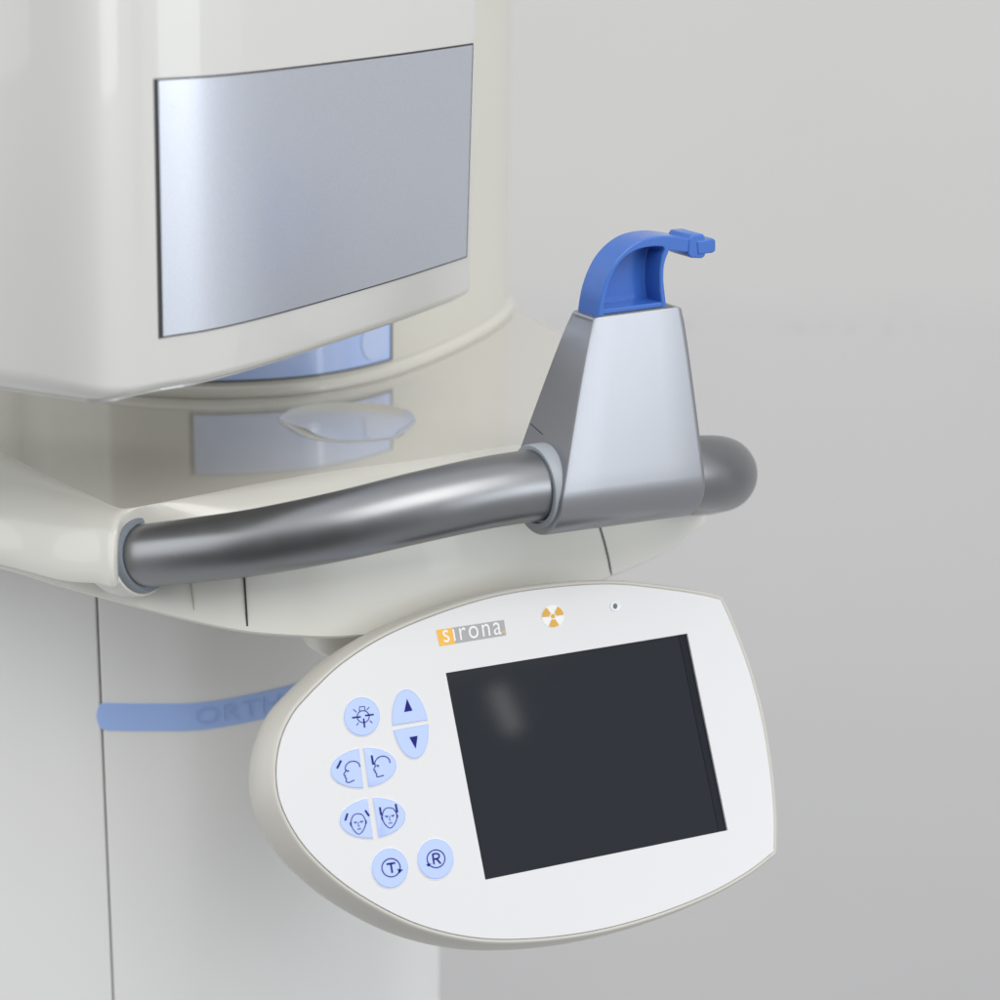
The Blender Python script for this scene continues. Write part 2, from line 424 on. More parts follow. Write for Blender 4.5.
# handrail
hp = [at_d(122, 557, 2348), at_d(150, 555, 2318), at_d(200, 549.5, 2290), at_d(260, 541.5, 2272), at_d(340, 526, 2268), at_d(420, 507, 2282), at_d(490, 492, 2312),
      at_d(545, 484, 2346), at_d(600, 478, 2384), at_d(650, 474.5, 2420), at_d(690, 472.5, 2452), at_d(714, 472.5, 2492), at_d(720.5, 474.5, 2550), at_d(714, 478, 2630),
      at_d(695, 482, 2720), at_d(665, 480, 2830), at_d(630, 474, 2930), at_d(600, 466, 2990)]
hr = [30.6, 30.7, 31.2, 31.9, 33.0, 34.0, 34.8, 35.4, 36, 36.5, 37.5, 38.5, 39, 38.5, 38, 37, 36, 36]
path4 = cr_open([np.append(p, r_) for p, r_ in zip(hp, hr)], 14)
rail = sweep('handrail', [p[:3] for p in path4], [p[3] for p in path4], m_tube, shelf, seg=56)
ax0 = hp[1] - hp[0]
ax0 = (hp[2] - hp[0]); ax0 /= np.linalg.norm(ax0)
cl = lathe('collar', at_d(141, 555, 2328) , ax0, [(-18, 36), (5, 36.6), (7, 35.6), (7, 31.0), (3, 30.0), (-14, 29)], m_ring, shelf)
cl.parent = rail
# socket: the cream lip of the tray that holds the rail end
lathe('socket', at_d(140, 555, 2330), ax0, [(-46, 30), (-30, 38), (-14, 40.5), (-3, 40.5), (0.5, 39.8), (1.5, 38.2), (0.5, 36.8), (-12, 36.2)], m_rim, shelf)

# ================================================================== BITE BLOCK HOLDER
A0, A1 = at_d(545, 484, 2352), at_d(694, 473, 2450)
hc = at_d(620, 477.5, 2399)
ea = A1 - A0; ea[2] = 0; ea /= np.linalg.norm(ea)
ez = np.array([0, 0, 1.0])
eb = np.array([ea[1], -ea[0], 0])           # towards the camera
holder = thing('bite_block_holder', 'silver tapered block clamped round the grey handrail beneath a blue mouthpiece', 'mouthpiece holder', hc + np.array([0, 0, -46]))
H = 172.0; RB = 47.0; WT = 19.0
# side profile: straight sides tangent to the round foot, closed by the flat top
def profile(n=28):
    # tangent from top corner (WT,H) to circle RB
    d = math.hypot(WT, H); base = math.atan2(H, WT); al = base - math.acos(RB / d)
    pts = [(WT, H)]
    for k in range(n + 1):
        w = al - (2 * (al + math.pi / 2)) * k / n / 1.0
        pts.append((RB * math.cos(w), RB * math.sin(w)))
    pts2 = [(WT, H)]
    for k in range(n + 1):
        w = al + (-math.pi - 2 * al) * k / n
        pts2.append((RB * math.cos(w), RB * math.sin(w)))
    pts2.append((-WT, H))
    return pts2
pr = profile()
def dense(pr, n):                            # add points along the two long straight sides so they loft cleanly
    out = []
    for i, p in enumerate(pr):
        q = pr[(i + 1) % len(pr)]
        k = n if math.hypot(q[0] - p[0], q[1] - p[1]) > 60 else (6 if math.hypot(q[0] - p[0], q[1] - p[1]) > 25 else 1)
        for j in range(k): out.append((p[0] + (q[0] - p[0]) * j / k, p[1] + (q[1] - p[1]) * j / k))
    return out
pr = dense(pr, 10)
def la(z, side):                             # half length along the rail at height z
    t = min(1, max(0, (z + 20) / (H + 20)))
    tt = 1 - t
    if side < 0: return -(49 + 54 * min(1, tt * 1.1) ** 0.9)
    return 55 + 19 * tt ** 0.8
def hpt(a_, b_, z):                          # the foot follows the slight slope of the rail
    w = min(1.0, max(0.0, (H - z) / H)) * 0.6
    return hc + ea * a_ + eb * (b_ - 0.037 * a_ * w) + ez * (z - 0.087 * a_ * w)
def hring(side, shrink, da):
    out = []
    for (b_, z) in pr:
        r_ = math.hypot(b_, z - 40) + 1e-6
        b2 = b_ * (1 - shrink / max(20, abs(b_) + 12)) if shrink else b_
        z2 = z - (shrink if z > H - 1 else 0) + (shrink * 0.6 if z < -20 else 0)
        out.append(hpt(la(z, side) + da, b2, z2))
    return out
mb = MB()
L = [hring(-1, 5, 0.0), hring(-1, 2.2, 0.1), hring(-1, 0.7, 1.2), hring(-1, 0, 5)]
L += [[p * (1 - t) + q * t for p, q in zip(hring(-1, 0, 5), hring(1, 0, -5))] for t in (0.25, 0.5, 0.75)]
L += [hring(1, 0, -5), hring(1, 0.7, -1.2), hring(1, 2.2, 0.8), hring(1, 5, 0.6)]
RR = mb.rings(L, False, False)
ms = len(pr) - 5                             # the ends are closed by level strips from front to back
for rr in (RR[0], RR[-1]):
    for i in range(ms // 2 - 1): mb.f.append((rr[i], rr[i + 1], rr[ms - 2 - i], rr[ms - 1 - i]))
    if ms % 2: mb.f.append((rr[ms // 2 - 1], rr[ms // 2], rr[ms // 2 + 1]))
    mb.f.append(tuple([rr[ms - 1]] + list(rr[ms:]) + [rr[0]]))
housing = mb.build('housing', m_holder, holder, angle=30, bevel=0)
# collars where the rail enters
railp = [p[:3] for p in path4]
def rail_at(a_):
    i = min(range(1, len(railp) - 1), key=lambda i: abs((railp[i] - hc).dot(ea) - a_) + (50 if i > 170 else 0))
    t = railp[i + 1] - railp[i - 1]; return railp[i], t / np.linalg.norm(t)
for a_, sg in ((-102, -1), (69, 1)):
    c_, t_ = rail_at(a_); c_ = c_ * 0.4 + hpt((c_ - hc).dot(ea), 0, 0) * 0.6 if a_ < 0 else c_
    lathe('collar', c_, ea * sg, [(-12, 42), (3, 42), (4.5, 41), (4.5, 36), (-6, 33)], m_collar, holder)
# dark parting line and notch on the left end
def left_face(px, py):
    r_ = ray(px, py)
    # march to the slanted left end
    lo_, hi_ = 2200.0, 2600.0
    def g(d):
        q = CAM + r_ * d - hc
        return q.dot(ea) - la(q[2] + 0.087 * q.dot(ea) * 0.6 * (H - q[2]) / H, -1)
    for _ in range(60):
        mid = (lo_ + hi_) / 2
        if g(mid) < 0: lo_ = mid
        else: hi_ = mid
    return CAM + r_ * lo_ - ea * 0.2
def left_line(p0, p1, w):
    mb = MB(); d = np.array(p1) - np.array(p0); d = d / np.linalg.norm(d); n = np.array([-d[1], d[0]]) * w
    c0, c1 = np.array(p0), np.array(p1)
    rows = []
    for k in range(8):
        c = c0 + (c1 - c0) * k / 7
        rows.append((left_face(*(c + n)), left_face(*(c - n))))
    r0 = mb.ring([x for x, y in rows]); r1 = mb.ring([y for x, y in rows]); mb.loft(r0, r1, closed=False)
    r2 = mb.ring([x + ea * 3 for x, y in rows]); mb.loft(r0, r2, closed=False)
    r3 = mb.ring([y + ea * 3 for x, y in rows]); mb.loft(r1, r3, closed=False)
    return mb.build('joint', m_dark, holder, smooth=False)
left_line((530.5, 423.5), (542.8, 434.6), 0.45)
# dark seat plate under the mouthpiece
mb = MB()
mb.rings([[hpt(x, y, z) for x, y in ((-40, -17), (46, -17), (46, 17), (-40, 17))] for z in (H - 1, H + 1.0)])
mb.build('seat_plate', m_seat, holder, angle=30)

# ================================================================== BITE BLOCK (blue mouthpiece)
bite = thing('bite_block', 'blue hollow plastic mouthpiece curving over the silver block to a small notched tip', 'mouthpiece', hpt(4, 0, H + 2.3))
FB = 16.0                                    # its open face lies this far towards the camera
def bp(px, py, b_=FB):                       # point of the plane parallel to the rail, b_ in front of the axis
    r_ = ray(px, py)
    t = (eb.dot(hc + eb * b_ - CAM)) / eb.dot(r_)
    return CAM + r_ * t
outer_l = [(597, 323.5), (599, 308), (602, 293), (608, 276), (616, 261.5), (627, 249.5), (640, 241), (655, 236.8), (672, 236.2), (699, 240.5)]
outer_r = [(666.8, 318.5), (666.5, 305), (664.8, 290), (663.8, 277), (665, 263), (669.5, 250.5)]
arm_r = [(669.5, 250.5), (680, 252), (699, 253.5)]
Lp = cr_open([np.array(p, float) for p in outer_l], 6)
Rp = cr_open([np.array(p, float) for p in outer_r], 6) + [np.array(p, float) for p in arm_r[1:]]
poly = Lp + Rp[::-1]
inner = [(604, 315.5), (605, 302), (608.5, 287), (614, 272.5), (622.5, 260), (634, 251.5), (648, 247.2), (664, 247.5), (661.8, 258), (660, 272), (660.2, 290), (662, 304), (662.6, 313.5)]
Il = cr_open([np.array(p, float) for p in inner], 5)
front_o = [bp(*p) for p in poly]
TH = 35.0
def back(p, th=TH): return p - eb * th
# resample both loops by arclength to equal counts starting at the lower left corner
def resample_loop(P, n):
    P = list(P) + [P[0]]; Ls_ = [0]
    for a_, b_ in zip(P, P[1:]): Ls_.append(Ls_[-1] + np.linalg.norm(b_ - a_))
    out = []; j = 0
    for i in range(n):
        s_ = Ls_[-1] * i / n
        while Ls_[j + 1] < s_: j += 1
        t = (s_ - Ls_[j]) / (Ls_[j + 1] - Ls_[j] + 1e-9); out.append(P[j] * (1 - t) + P[j + 1] * t)
    return out
mb = MB()
ro = mb.ring(front_o)
rbk = mb.ring([back(p) for p in front_o])
mb.loft(ro, rbk); mb.cap(rbk)
ri = mb.ring([bp(*p) for p in Il])
cin = sum(bp(*p) for p in Il) / len(Il)
rid = mb.ring([cin + (bp(*p) - cin) * 0.95 - eb * 24 for p in Il])
mb.loft(ri, rid)
mb.cap(rid)
# rim face between outer and inner loops: triangulated with a hole
bm = bmesh.new()
vo = [bm.verts.new(tuple(mb.v[i])) for i in ro]; vi = [bm.verts.new(tuple(mb.v[i])) for i in ri]
es = [bm.edges.new((vo[i], vo[(i + 1) % len(vo)])) for i in range(len(vo))] + [bm.edges.new((vi[i], vi[(i + 1) % len(vi)])) for i in range(len(vi))]
bm.verts.index_update()
res = bmesh.ops.triangle_fill(bm, edges=es, use_beauty=True, use_dissolve=False, normal=tuple(eb))
allv = ro + ri; bm.verts.index_update()
idx = {v: allv[k] for k, v in enumerate(vo + vi)}
for f_ in bm.faces: mb.f.append(tuple(idx[v] for v in f_.verts))
bm.free()
horn = mb.build('horn', m_blue, bite, angle=40, bevel=1.3, seg=3)
# foot of the horn: slightly wider collar seen on the left, lower part
mb = MB()
q = [(hpt(-42, 15.5, H + 1.1)), (hpt(38.5, 15.5, H + 1.1)), (hpt(38.5, -18.5, H + 1.1)), (hpt(-42, -18.5, H + 1.1))]
mb.rings([q, [p + ez * 5 + (ea * (1 if i in (0, 3) else -1)) for i, p in enumerate(q)]])
mb.build('foot', m_blue, bite, angle=30, bevel=1.0)
# tip: a cross bar and a short tongue
def box_on(name, c, da, db_, dz, m, parent, bevel=1.5, taper=1.0):
    mb = MB()
    f0 = [c + ea * sa * da + eb * sb * db_ + ez * (-dz) for sa, sb in ((-1, -1), (1, -1), (1, 1), (-1, 1))]
    f1 = [c + ea * sa * da * taper + eb * sb * db_ + ez * dz for sa, sb in ((-1, -1), (1, -1), (1, 1), (-1, 1))]
    mb.rings([f0, f1]); return mb.build(name, m, parent, angle=30, bevel=bevel)
def px_prism(name, pts, b0, th_, bevel):
    mb = MB(); f_ = [bp(*p, b0) for p in pts]
    mb.rings([f_, [p - eb * th_ for p in f_]]); return mb.build(name, m_blue, bite, angle=30, bevel=bevel)
px_prism('cross_bar', [(689, 240), (692, 235), (704, 234), (705.5, 239), (705.5, 256.5), (702, 258.5), (691, 258), (688, 254)], 17, 36, 1.6)
px_prism('tip', [(697, 241), (713, 238.5), (716, 240), (716, 251), (713, 253), (698, 255)], 18, 24, 1.6)

# ================================================================== SENSOR HEAD (upper left)
ZB = 150.0            # height of the head's underside above the shelf
ZPB = ZB + 45.0
LEAN = 0.017
def headp(px, py, z): return at_z(px, py, z)[:2] - np.array([LEAN * z, 0])
hpts = [headp(-330, 325, ZB + 7), headp(-200, 352, ZB + 7), headp(-90, 372, ZB + 7), headp(0, 386, ZB + 7), headp(48, 391.5, ZB + 7), headp(88, 393, ZB + 7), headp(122, 389.3, ZB + 7), headp(160, 338, ZPB), headp(205, 330.5, ZPB), headp(250, 320, ZPB), headp(300, 306, ZPB),
        headp(350, 291, ZPB), headp(400, 275.5, ZPB), headp(440, 262, ZPB), headp(466, 253, ZPB)]
e = hpts[-1]; dirn = hpts[-1] - hpts[-2]; dirn /= np.linalg.norm(dirn); nb = np.array([-dirn[1], dirn[0]])
if nb[0] > 0: nb = -nb
hpts += [e + dirn * 13 + nb * 2, e + dirn * 21 + nb * 9, e + dirn * 24 + nb * 24, e + dirn * 20 + nb * 60, e + nb * 88 - dirn * 20, e + nb * 95 - dirn * 160]
hpts += [hpts[0] + np.array([-100, 300]), hpts[0] + np.array([-200, 130])]
hc_ = resample_closed(cr_closed(hpts, 16), 6)
hn_ = normals2(hc_)
ztop = 760.0
rb_list = []
for p in hc_:
    x, y, d = proj([p[0] + LEAN * ZB, p[1], ZB])
    f = min(1, max(0, (x - 20) / 150)); f = f * f * (3 - 2 * f)
    rb_list.append(32 * (1 - f) + 12 * f)
rb_list = smooth_list(rb_list, 12)
head = thing('sensor_head', 'glossy warm white upper housing with a wide curved silver panel, hanging over the shelf', 'machine head', np.array([hc_[0][0], hc_[0][1] + 100, ZB - 11]))
def lean(pts): return [np.array([p[0] + LEAN * p[2], p[1], p[2]]) for p in pts]
mb = MB(); L = []
zb0 = ZB - 6
L.append(lean(at_h(offs(hc_, hn_, -rb_list * 1.5 - 6), zb0 + 0 * rb_list)))
for k in range(0, 11):
    w = math.pi / 2 * k / 10
    L.append(lean(at_h(offs(hc_, hn_, -rb_list * (1 - math.sin(w)) * 1.5), zb0 + rb_list * 0.95 * (1 - math.cos(w)))))
L.append(lean(at_h(hc_, 400))); L.append(lean(at_h(hc_, ztop)))
mb.rings(L)
mb.build('housing', m_head, head, angle=40)
bo_ = -rb_list * 1.1 - 1
mb = MB()
mb.rings([lean(at_h(offs(hc_, hn_, bo_ - 9), ZB - 9.2)), lean(at_h(offs(hc_, hn_, bo_ - 3), ZB - 9.0)), lean(at_h(offs(hc_, hn_, bo_), ZB - 8.0)), lean(at_h(offs(hc_, hn_, bo_ - .5), ZB - 5.5)), lean(at_h(offs(hc_, hn_, bo_ - 7), ZB - 5))])
mb.build('base_plate', m_head, head, angle=50)
# panel lying on the curved face
# param: index along outline
def hit_head(px, py):
    best = None
    for i in range(len(hc_)):
        p, n = hc_[i], hn_[i]
        if n[1] > -0.02 and n[0] < 0.3: continue
        # solve with lean
        r_ = ray(px, py)
        nx = np.array([n[0], n[1], -LEAN * n[0]])
        den = r_.dot(nx)
        if den >= 0: continue
        t = (np.array([p[0], p[1], 0]) - CAM).dot(nx) / den
        q = CAM + r_ * t; pl_ = q[:2] - np.array([LEAN * q[2], 0])
        tg = np.array([-n[1], n[0]])
        dd = abs((pl_ - p).dot(tg))
        if dd < 12 and (best is None or dd < best[0]): best = (dd, i + (pl_ - p).dot(tg) / 6.0 * 1.0, q[2], i)
    return best
tlc, trc, blc, brc = hit_head(153.5, 79), hit_head(473, 43), hit_head(158.5, 338.5), hit_head(466.5, 257)
print('panel', tlc, trc, blc, brc)
def face_pt(i, z, off):
    m_ = len(hc_); j = int(math.floor(i)) % m_; t = i - math.floor(i)
    p = hc_[j] * (1 - t) + hc_[(j + 1) % m_] * t; n = hn_[j] * (1 - t) + hn_[(j + 1) % m_] * t; n = n / np.linalg.norm(n)
    q = p + n * off
    return np.array([q[0] + LEAN * z, q[1], z])
def head_patch(name, grow, off, m, parent, NU=40, NV=4, depth=3.0, cornered=0):
    mb = MB(); rows = []
    for v in range(NV + 1):
        row = []
        for u in range(NU + 1):
            s_, t_ = u / NU, v / NV
            i_top = tlc[1] + (trc[1] - tlc[1]) * s_; i_bot = blc[1] + (brc[1] - blc[1]) * s_
            z_top = tlc[2] + (trc[2] - tlc[2]) * s_; z_bot = blc[2] + (brc[2] - blc[2]) * s_
            ii = i_bot * (1 - t_) + i_top * t_; zz = z_bot * (1 - t_) + z_top * t_
            sg = 1 if blc[1] < brc[1] else -1
            ii += sg * grow[0] / 6.0 * (s_ * 2 - 1) if True else 0
            zz += grow[1] * (t_ * 2 - 1)
            row.append((ii, zz))
        rows.append(row)
    R = [mb.ring([face_pt(i, z, off) for i, z in row]) for row in rows]
    for a_, b_ in zip(R, R[1:]): mb.loft(a_, b_, closed=False)
    edge = R[0] + [r_[-1] for r_ in R[1:-1]] + R[-1][::-1] + [r_[0] for r_ in R[-2:0:-1]]
    flat = rows[0] + [r_[-1] for r_ in rows[1:-1]] + rows[-1][::-1] + [r_[0] for r_ in rows[-2:0:-1]]
    eb_ = mb.ring([face_pt(i, z, off - depth) for i, z in flat]); mb.loft(edge, eb_)
    return mb.build(name, m, parent, angle=40)
gk = head_patch('gasket', (0, 0), 0.8, m_dark, head)
fp = head_patch('front_panel', (-4.0, -1.6), 1.9, m_panel, head)

# ================================================================== TUBE HEAD (behind)
th = thing('x_ray_tube_head', 'cream rounded housing with a pale blue panel standing at the back of the shelf', 'machine head', xd(-180, 3260, 0))
tf = [at_z(40, 374, 0), at_z(110, 393, 0), at_z(190, 399, 0), at_z(250, 398.5, 0), at_z(310, 394, 0), at_z(360, 385.5, 0), at_z(400, 374.5, 0), at_z(440, 359, 0), at_z(475, 342, 0), at_z(500, 326.5, 0), at_z(513, 312, 0)]
tf = [p[:2] for p in tf]
tf += [tf[-1] + np.array([-5, 60]), tf[-1] + np.array([-60, 130]), tf[-1] + np.array([-200, 190]), tf[-1] + np.array([-420, 190]), tf[0] + np.array([-150, 200]), tf[0] + np.array([-90, 60])]
tc2 = resample_closed(cr_closed(tf, 14), 6); tn2 = normals2(tc2)
mb = MB()
mb.rings([at_h(offs(tc2, tn2, -60), 0.5), at_h(tc2, 0.5), at_h(offs(tc2, tn2, 0.5), 4), at_h(offs(tc2, tn2, -1.5), 10), at_h(offs(tc2, tn2, -6), 14), at_h(offs(tc2, tn2, -12), 16), at_h(offs(tc2, tn2, -60), 16.5)])
mb.build('flange', m_cream, th, angle=50)
mb = MB()
mb.rings([at_h(offs(tc2, tn2, -7.5), 15.2), at_h(offs(tc2, tn2, -8.5), 24), at_h(offs(tc2, tn2, -8.5), 860)])
mb.build('housing', m_cream, th, angle=40)
def tube_i(px, z):
    c = [(abs(proj([*(p - n * 8.5), z])[0] - px), i) for i, (p, n) in enumerate(zip(tc2, tn2)) if n[1] < 0.2]
    return min(c)[1]
iL, iR = tube_i(188, 25), tube_i(392.5, 25)
def tube_patch(name, dl, dr, z0, z1, off, m):
    step = 1 if iR > iL else -1
    idx_ = list(range(iL + step * dl, iR - step * dr + step, step))
    mb = MB(); R = []
    for z in (z0, z1): R.append(mb.ring([np.array([*(tc2[i] + tn2[i] * (off - 8.5)), z]) for i in idx_]))
    mb.loft(R[0], R[1], closed=False)
    e0 = R[0] + R[1][::-1]
    bk = mb.ring([np.array([*(tc2[i] + tn2[i] * (off - 8.5 - 3)), z0]) for i in idx_] + [np.array([*(tc2[i] + tn2[i] * (off - 11.5)), z1]) for i in idx_[::-1]])
    mb.loft(e0, bk)
    return mb.build(name, m, th, angle=40)
tube_patch('gasket', 0, 0, 17.5, 92, 1.0, m_dark)
bpanel = tube_patch('front_panel', 1, 1, 20.5, 90, 2.2, m_bluepanel)
# oval light window on that panel
iw = tube_i(374, 45)
mb = MB(); W = []
for k in range(36):
    w = 2 * math.pi * k / 36
    ii = iw + 3.6 * math.cos(w); j = int(math.floor(ii)); t = ii - j
    p = tc2[j] * (1 - t) + tc2[j + 1] * t; n = tn2[j]
    W.append((p, n, 48 + 24 * math.sin(w)))
r0 = mb.ring([np.array([*(p + n * (3.3 - 8.5)), z]) for p, n, z in W]); cw = sum(mb.v[i] for i in r0) / 36
r1 = mb.ring([cw + (mb.v[i] - cw) * 0.86 + np.array([0, 0, 0]) for i in r0]); r2 = mb.ring([np.array([*(p + n * (1.5 - 8.5)), z]) for p, n, z in W])
mb.loft(r0, r2); mb.loft(r0, r1); mb.cap(r1)
m_win = mat('light window lens', (0.50, 0.60, 0.88), 0.15, coat=0.8)
wn = mb.build('window', m_win, th, angle=40); wn.parent = bpanel

# ================================================================== CONTROL PANEL
# pose of the screen rectangle from its four corners (true 4:3 rectangle)
corn = np.array([(445, 673), (687, 634), (727, 830), (485, 880)], float)
RWd, RHt = 272.0, 204.0
obj3 = np.array([(0, 0, 0), (RWd, 0, 0), (RWd, RHt, 0), (0, RHt, 0)], float)
def rodr(v):
    t = np.linalg.norm(v)
    if t < 1e-9: return np.eye(3)
    k = v / t; K = np.array([[0, -k[2], k[1]], [k[2], 0, -k[0]], [-k[1], k[0], 0]])
    return np.eye(3) + math.sin(t) * K + (1 - math.cos(t)) * K @ K
# camera frame here is x right, y down, z forward
def pose(x):
    P = (rodr(x[:3]) @ obj3.T).T + x[3:]
    return np.stack([500 + F * P[:, 0] / P[:, 2], 500 + F * P[:, 1] / P[:, 2]], 1)
x0 = np.array([-0.1, -0.6, -0.15, -53, 170, 2330.0])
best = None
DPANEL = 2335.0
for _ in range(200):
    r0_ = np.append((pose(x0) - corn).ravel(), (x0[5] - DPANEL) * 0.02)
    J = np.zeros((9, 6))
    for k in range(6):
        dx = np.zeros(6); dx[k] = 1e-4 if k < 3 else 1e-2
        J[:, k] = (np.append((pose(x0 + dx) - corn).ravel(), (x0[5] + dx[5] - DPANEL) * 0.02) - r0_) / dx[k]
    x0 = x0 - np.linalg.solve(J.T @ J + 1e-6 * np.eye(6), J.T @ r0_)
R_ = rodr(x0[:3]); flip = np.diag([1, -1, 1.0])
toW = lambda v: B @ (flip @ v)
E1, E2, EN = toW(R_[:, 0]), toW(R_[:, 1]), -toW(R_[:, 2])
O0 = CAM + toW(x0[3:])
print('panel pose', x0, 'resid', np.abs(pose(x0) - corn).max(), 'EN', EN)
def PL(px, py, n=0.0):
    r_ = ray(px, py)
    t = EN.dot(O0 + EN * n - CAM) / EN.dot(r_)
    q = CAM + r_ * t - O0
    return np.array([q.dot(E1), q.dot(E2)])
def PW(st, n): return O0 + E1 * st[0] + E2 * st[1] + EN * n

plate_px = [(312, 690), (340, 664), (380, 638), (430, 616), (490, 597), (550, 587), (610, 583.5), (660, 588), (700, 594), (720.5, 599)]
plate_r = [(720.5, 599), (733, 627), (749, 670), (762, 720), (770, 770), (774, 815), (774, 852)]
plate_b = [(774, 852), (745, 874), (700, 898), (640, 920), (580, 934), (520, 940), (470, 938), (420, 926), (375, 905), (335, 878), (302, 845), (281, 808), (275, 775), (279, 742), (292, 713), (312, 690)]
def loc(pxs, n=7): return cr_open([PL(*p) for p in pxs], n)[:-1]
plate = resample_closed(loc(plate_px) + loc(plate_r) + loc(plate_b), 6)
# keep the true corners sharp
for cpx in ((720.5, 599), (774, 852)):
    c = PL(*cpx); k = min(range(len(plate)), key=lambda i: np.linalg.norm(plate[i] - c)); plate[k] = c
pn = normals2(plate)
base_panel = PW(PL(520, 780), -30)
panel = thing('control_panel', 'white teardrop shaped control unit with a dark screen and pale blue keys', 'control panel', base_panel)
def prings(spec, P=plate, N=pn): return [[PW(p + n_ * d, h) for p, n_ in zip(P, N)] for d, h in spec]
mb = MB()
def shell_f(n_):                             # fuller on the left than along the bottom and right
    f = 0.5 - 0.5 * n_[0]
    return 0.25 + 1.5 * f ** 2.2
SH = [(-24, -7, 0), (-9, -3.5, 0), (-1.6, -2.2, 0), (-0.6, 0.2, 0), (0.6, 1.0, 0), (2.2, 0.6, 0), (3.4, -0.8, 0), (4.0, -3.5, 0.6), (4.0, -9, 2.5), (4, -18, 5), (4, -28, 6.5), (3.5, -38, 6.5), (1, -47, 4.5), (-4, -53, 1), (-14, -58, 0), (-50, -60, 0)]
mb.rings([[PW(p + n_ * (d + e_ * shell_f(n_)), h) for p, n_ in zip(plate, pn)] for d, h, e_ in SH])
mb.build('shell', m_shell, panel, angle=50)
# faceplate with a rectangular opening for the screen
fo = [p + n_ * (-1.2) for p, n_ in zip(plate, pn)]
sq = [np.array([0, 0.]), np.array([RWd, 0.]), np.array([RWd, RHt]), np.array([0, RHt])]
def fill_with_holes(mbx, loops, n):
    bm = bmesh.new(); V = []; E = []
    for lp in loops:
        vs = [bm.verts.new((p[0], p[1], 0)) for p in lp]; V.append(vs)
        E += [bm.edges.new((vs[i], vs[(i + 1) % len(vs)])) for i in range(len(vs))]
    bmesh.ops.triangle_fill(bm, edges=E, use_beauty=True)
    bm.verts.index_update(); base = len(mbx.v)
    for v in bm.verts: mbx.add(PW((v.co.x, v.co.y), n))
    for f_ in bm.faces: mbx.f.append(tuple(base + v.index for v in f_.verts))
    bm.free()
mb = MB()
fill_with_holes(mb, [fo, sq], 1.4)
a_ = mb.ring([PW(p, 1.4) for p in fo]); b_ = mb.ring([PW(p, -3.0) for p in fo]); mb.loft(a_, b_)
a_ = mb.ring([PW(p, 1.4) for p in sq]); b_ = mb.ring([PW(p, -3.5) for p in sq]); mb.loft(a_, b_)
mb.build('faceplate', m_face, panel, angle=30)
mb = MB()
mb.rings([[PW(p, h) for p in (np.array([-1, -1.]), np.array([RWd + 1, -1.]), np.array([RWd + 1, RHt + 1]), np.array([-1, RHt + 1]))] for h in (-3.3, -1.6)])
screen = mb.build('screen', m_screen, panel, smooth=False)
mb = MB()
mb.rings([[PW(p, h) for p in (np.array([RWd - 9, 0.2]), np.array([RWd - 0.2, 0.2]), np.array([RWd - 0.2, RHt - 0.2]), np.array([RWd - 9, RHt - 0.2]))] for h in (-1.5, -1.1)])
sb_ = mb.build('screen_border', m_screenedge, panel, smooth=False); sb_.parent = screen

# keys and their marks, read off at zoom factor (x = 310 + 0.24 zx, y = 660 + 0.24 zy)
def Z(zx, zy): return np.array([310 + 0.24 * zx, 660 + 0.24 * zy])
def ellipse(c, ax, ra_, rb2, n=56):
    d = np.array(ax, float); d /= np.linalg.norm(d); e_ = np.array([-d[1], d[0]])
    return [np.array(c, float) + d * ra_ * math.cos(2 * math.pi * k / n) + e_ * rb2 * math.sin(2 * math.pi * k / n) for k in range(n)]
def clip(P, p0, p1):                         # keep the part to the left of p0 -> p1 (picture y down)
    p0, p1 = np.array(p0, float), np.array(p1, float); d = p1 - p0
    side = lambda q: d[0] * (q[1] - p0[1]) - d[1] * (q[0] - p0[0])
    out = []
    for i in range(len(P)):
        a__, b__ = P[i], P[(i + 1) % len(P)]; sa, sb = side(a__), side(b__)
        if sa >= 0: out.append(a__)
        if sa * sb < 0: out.append(a__ + (b__ - a__) * sa / (sa - sb))
    return out
KEYN = 1.5
def key(P, label):
    lp = [PL(*Z(*p)) for p in P]
    lp = resample_loop(lp, 90); kc = sum(lp) / len(lp)
    n_ = normals2(lp)
    mb = MB()
    mb.rings([[PW(p, KEYN) for p in lp], [PW(p + q * 0, KEYN + 0.5) for p, q in zip(lp, n_)], [PW(kc + (p - kc) * 0.965, KEYN + 0.9) for p in lp]], False, True)
    o = mb.build('button', m_key, panel, angle=30); o['label'] = label
    # pale raised rim of the film round the key
    mr = MB()
    mr.rings([[PW(kc + (p - kc) * f_, KEYN + h_) for p in lp] for f_, h_ in ((1.07, -0.06), (1.05, 0.4), (1.012, 0.5), (1.005, 0.0))], False, False)
    rm = mr.build('rim', m_keyrim, panel, angle=30); rm.parent = o
    return o
def marks(o, strokes, fills=()):
    mb = MB(); h = KEYN + 1.25
    for pts, w in strokes:
        P = [PL(*Z(*p)) for p in pts]; w = w * 0.24 * 1.08
        closed = np.linalg.norm(np.array(pts[0]) - np.array(pts[-1])) < 0.5 and len(pts) > 3
        if closed: P = P[:-1]
        m_ = len(P); Lr, Rr = [], []
        for i in range(m_):
            if closed: t = P[(i + 1) % m_] - P[i - 1]
            else: t = P[min(i + 1, m_ - 1)] - P[max(i - 1, 0)]
            t = t / np.linalg.norm(t); n_ = np.array([-t[1], t[0]]) * w / 2
            Lr.append(PW(P[i] + n_, h)); Rr.append(PW(P[i] - n_, h))
        a__, b__ = mb.ring(Lr), mb.ring(Rr); mb.loft(a__, b__, closed=closed)
    for pts in fills: mb.cap(mb.ring([PW(PL(*Z(*p)), h) for p in pts]))
    s_ = mb.build('symbol', m_ink, panel, smooth=False); s_.parent = o
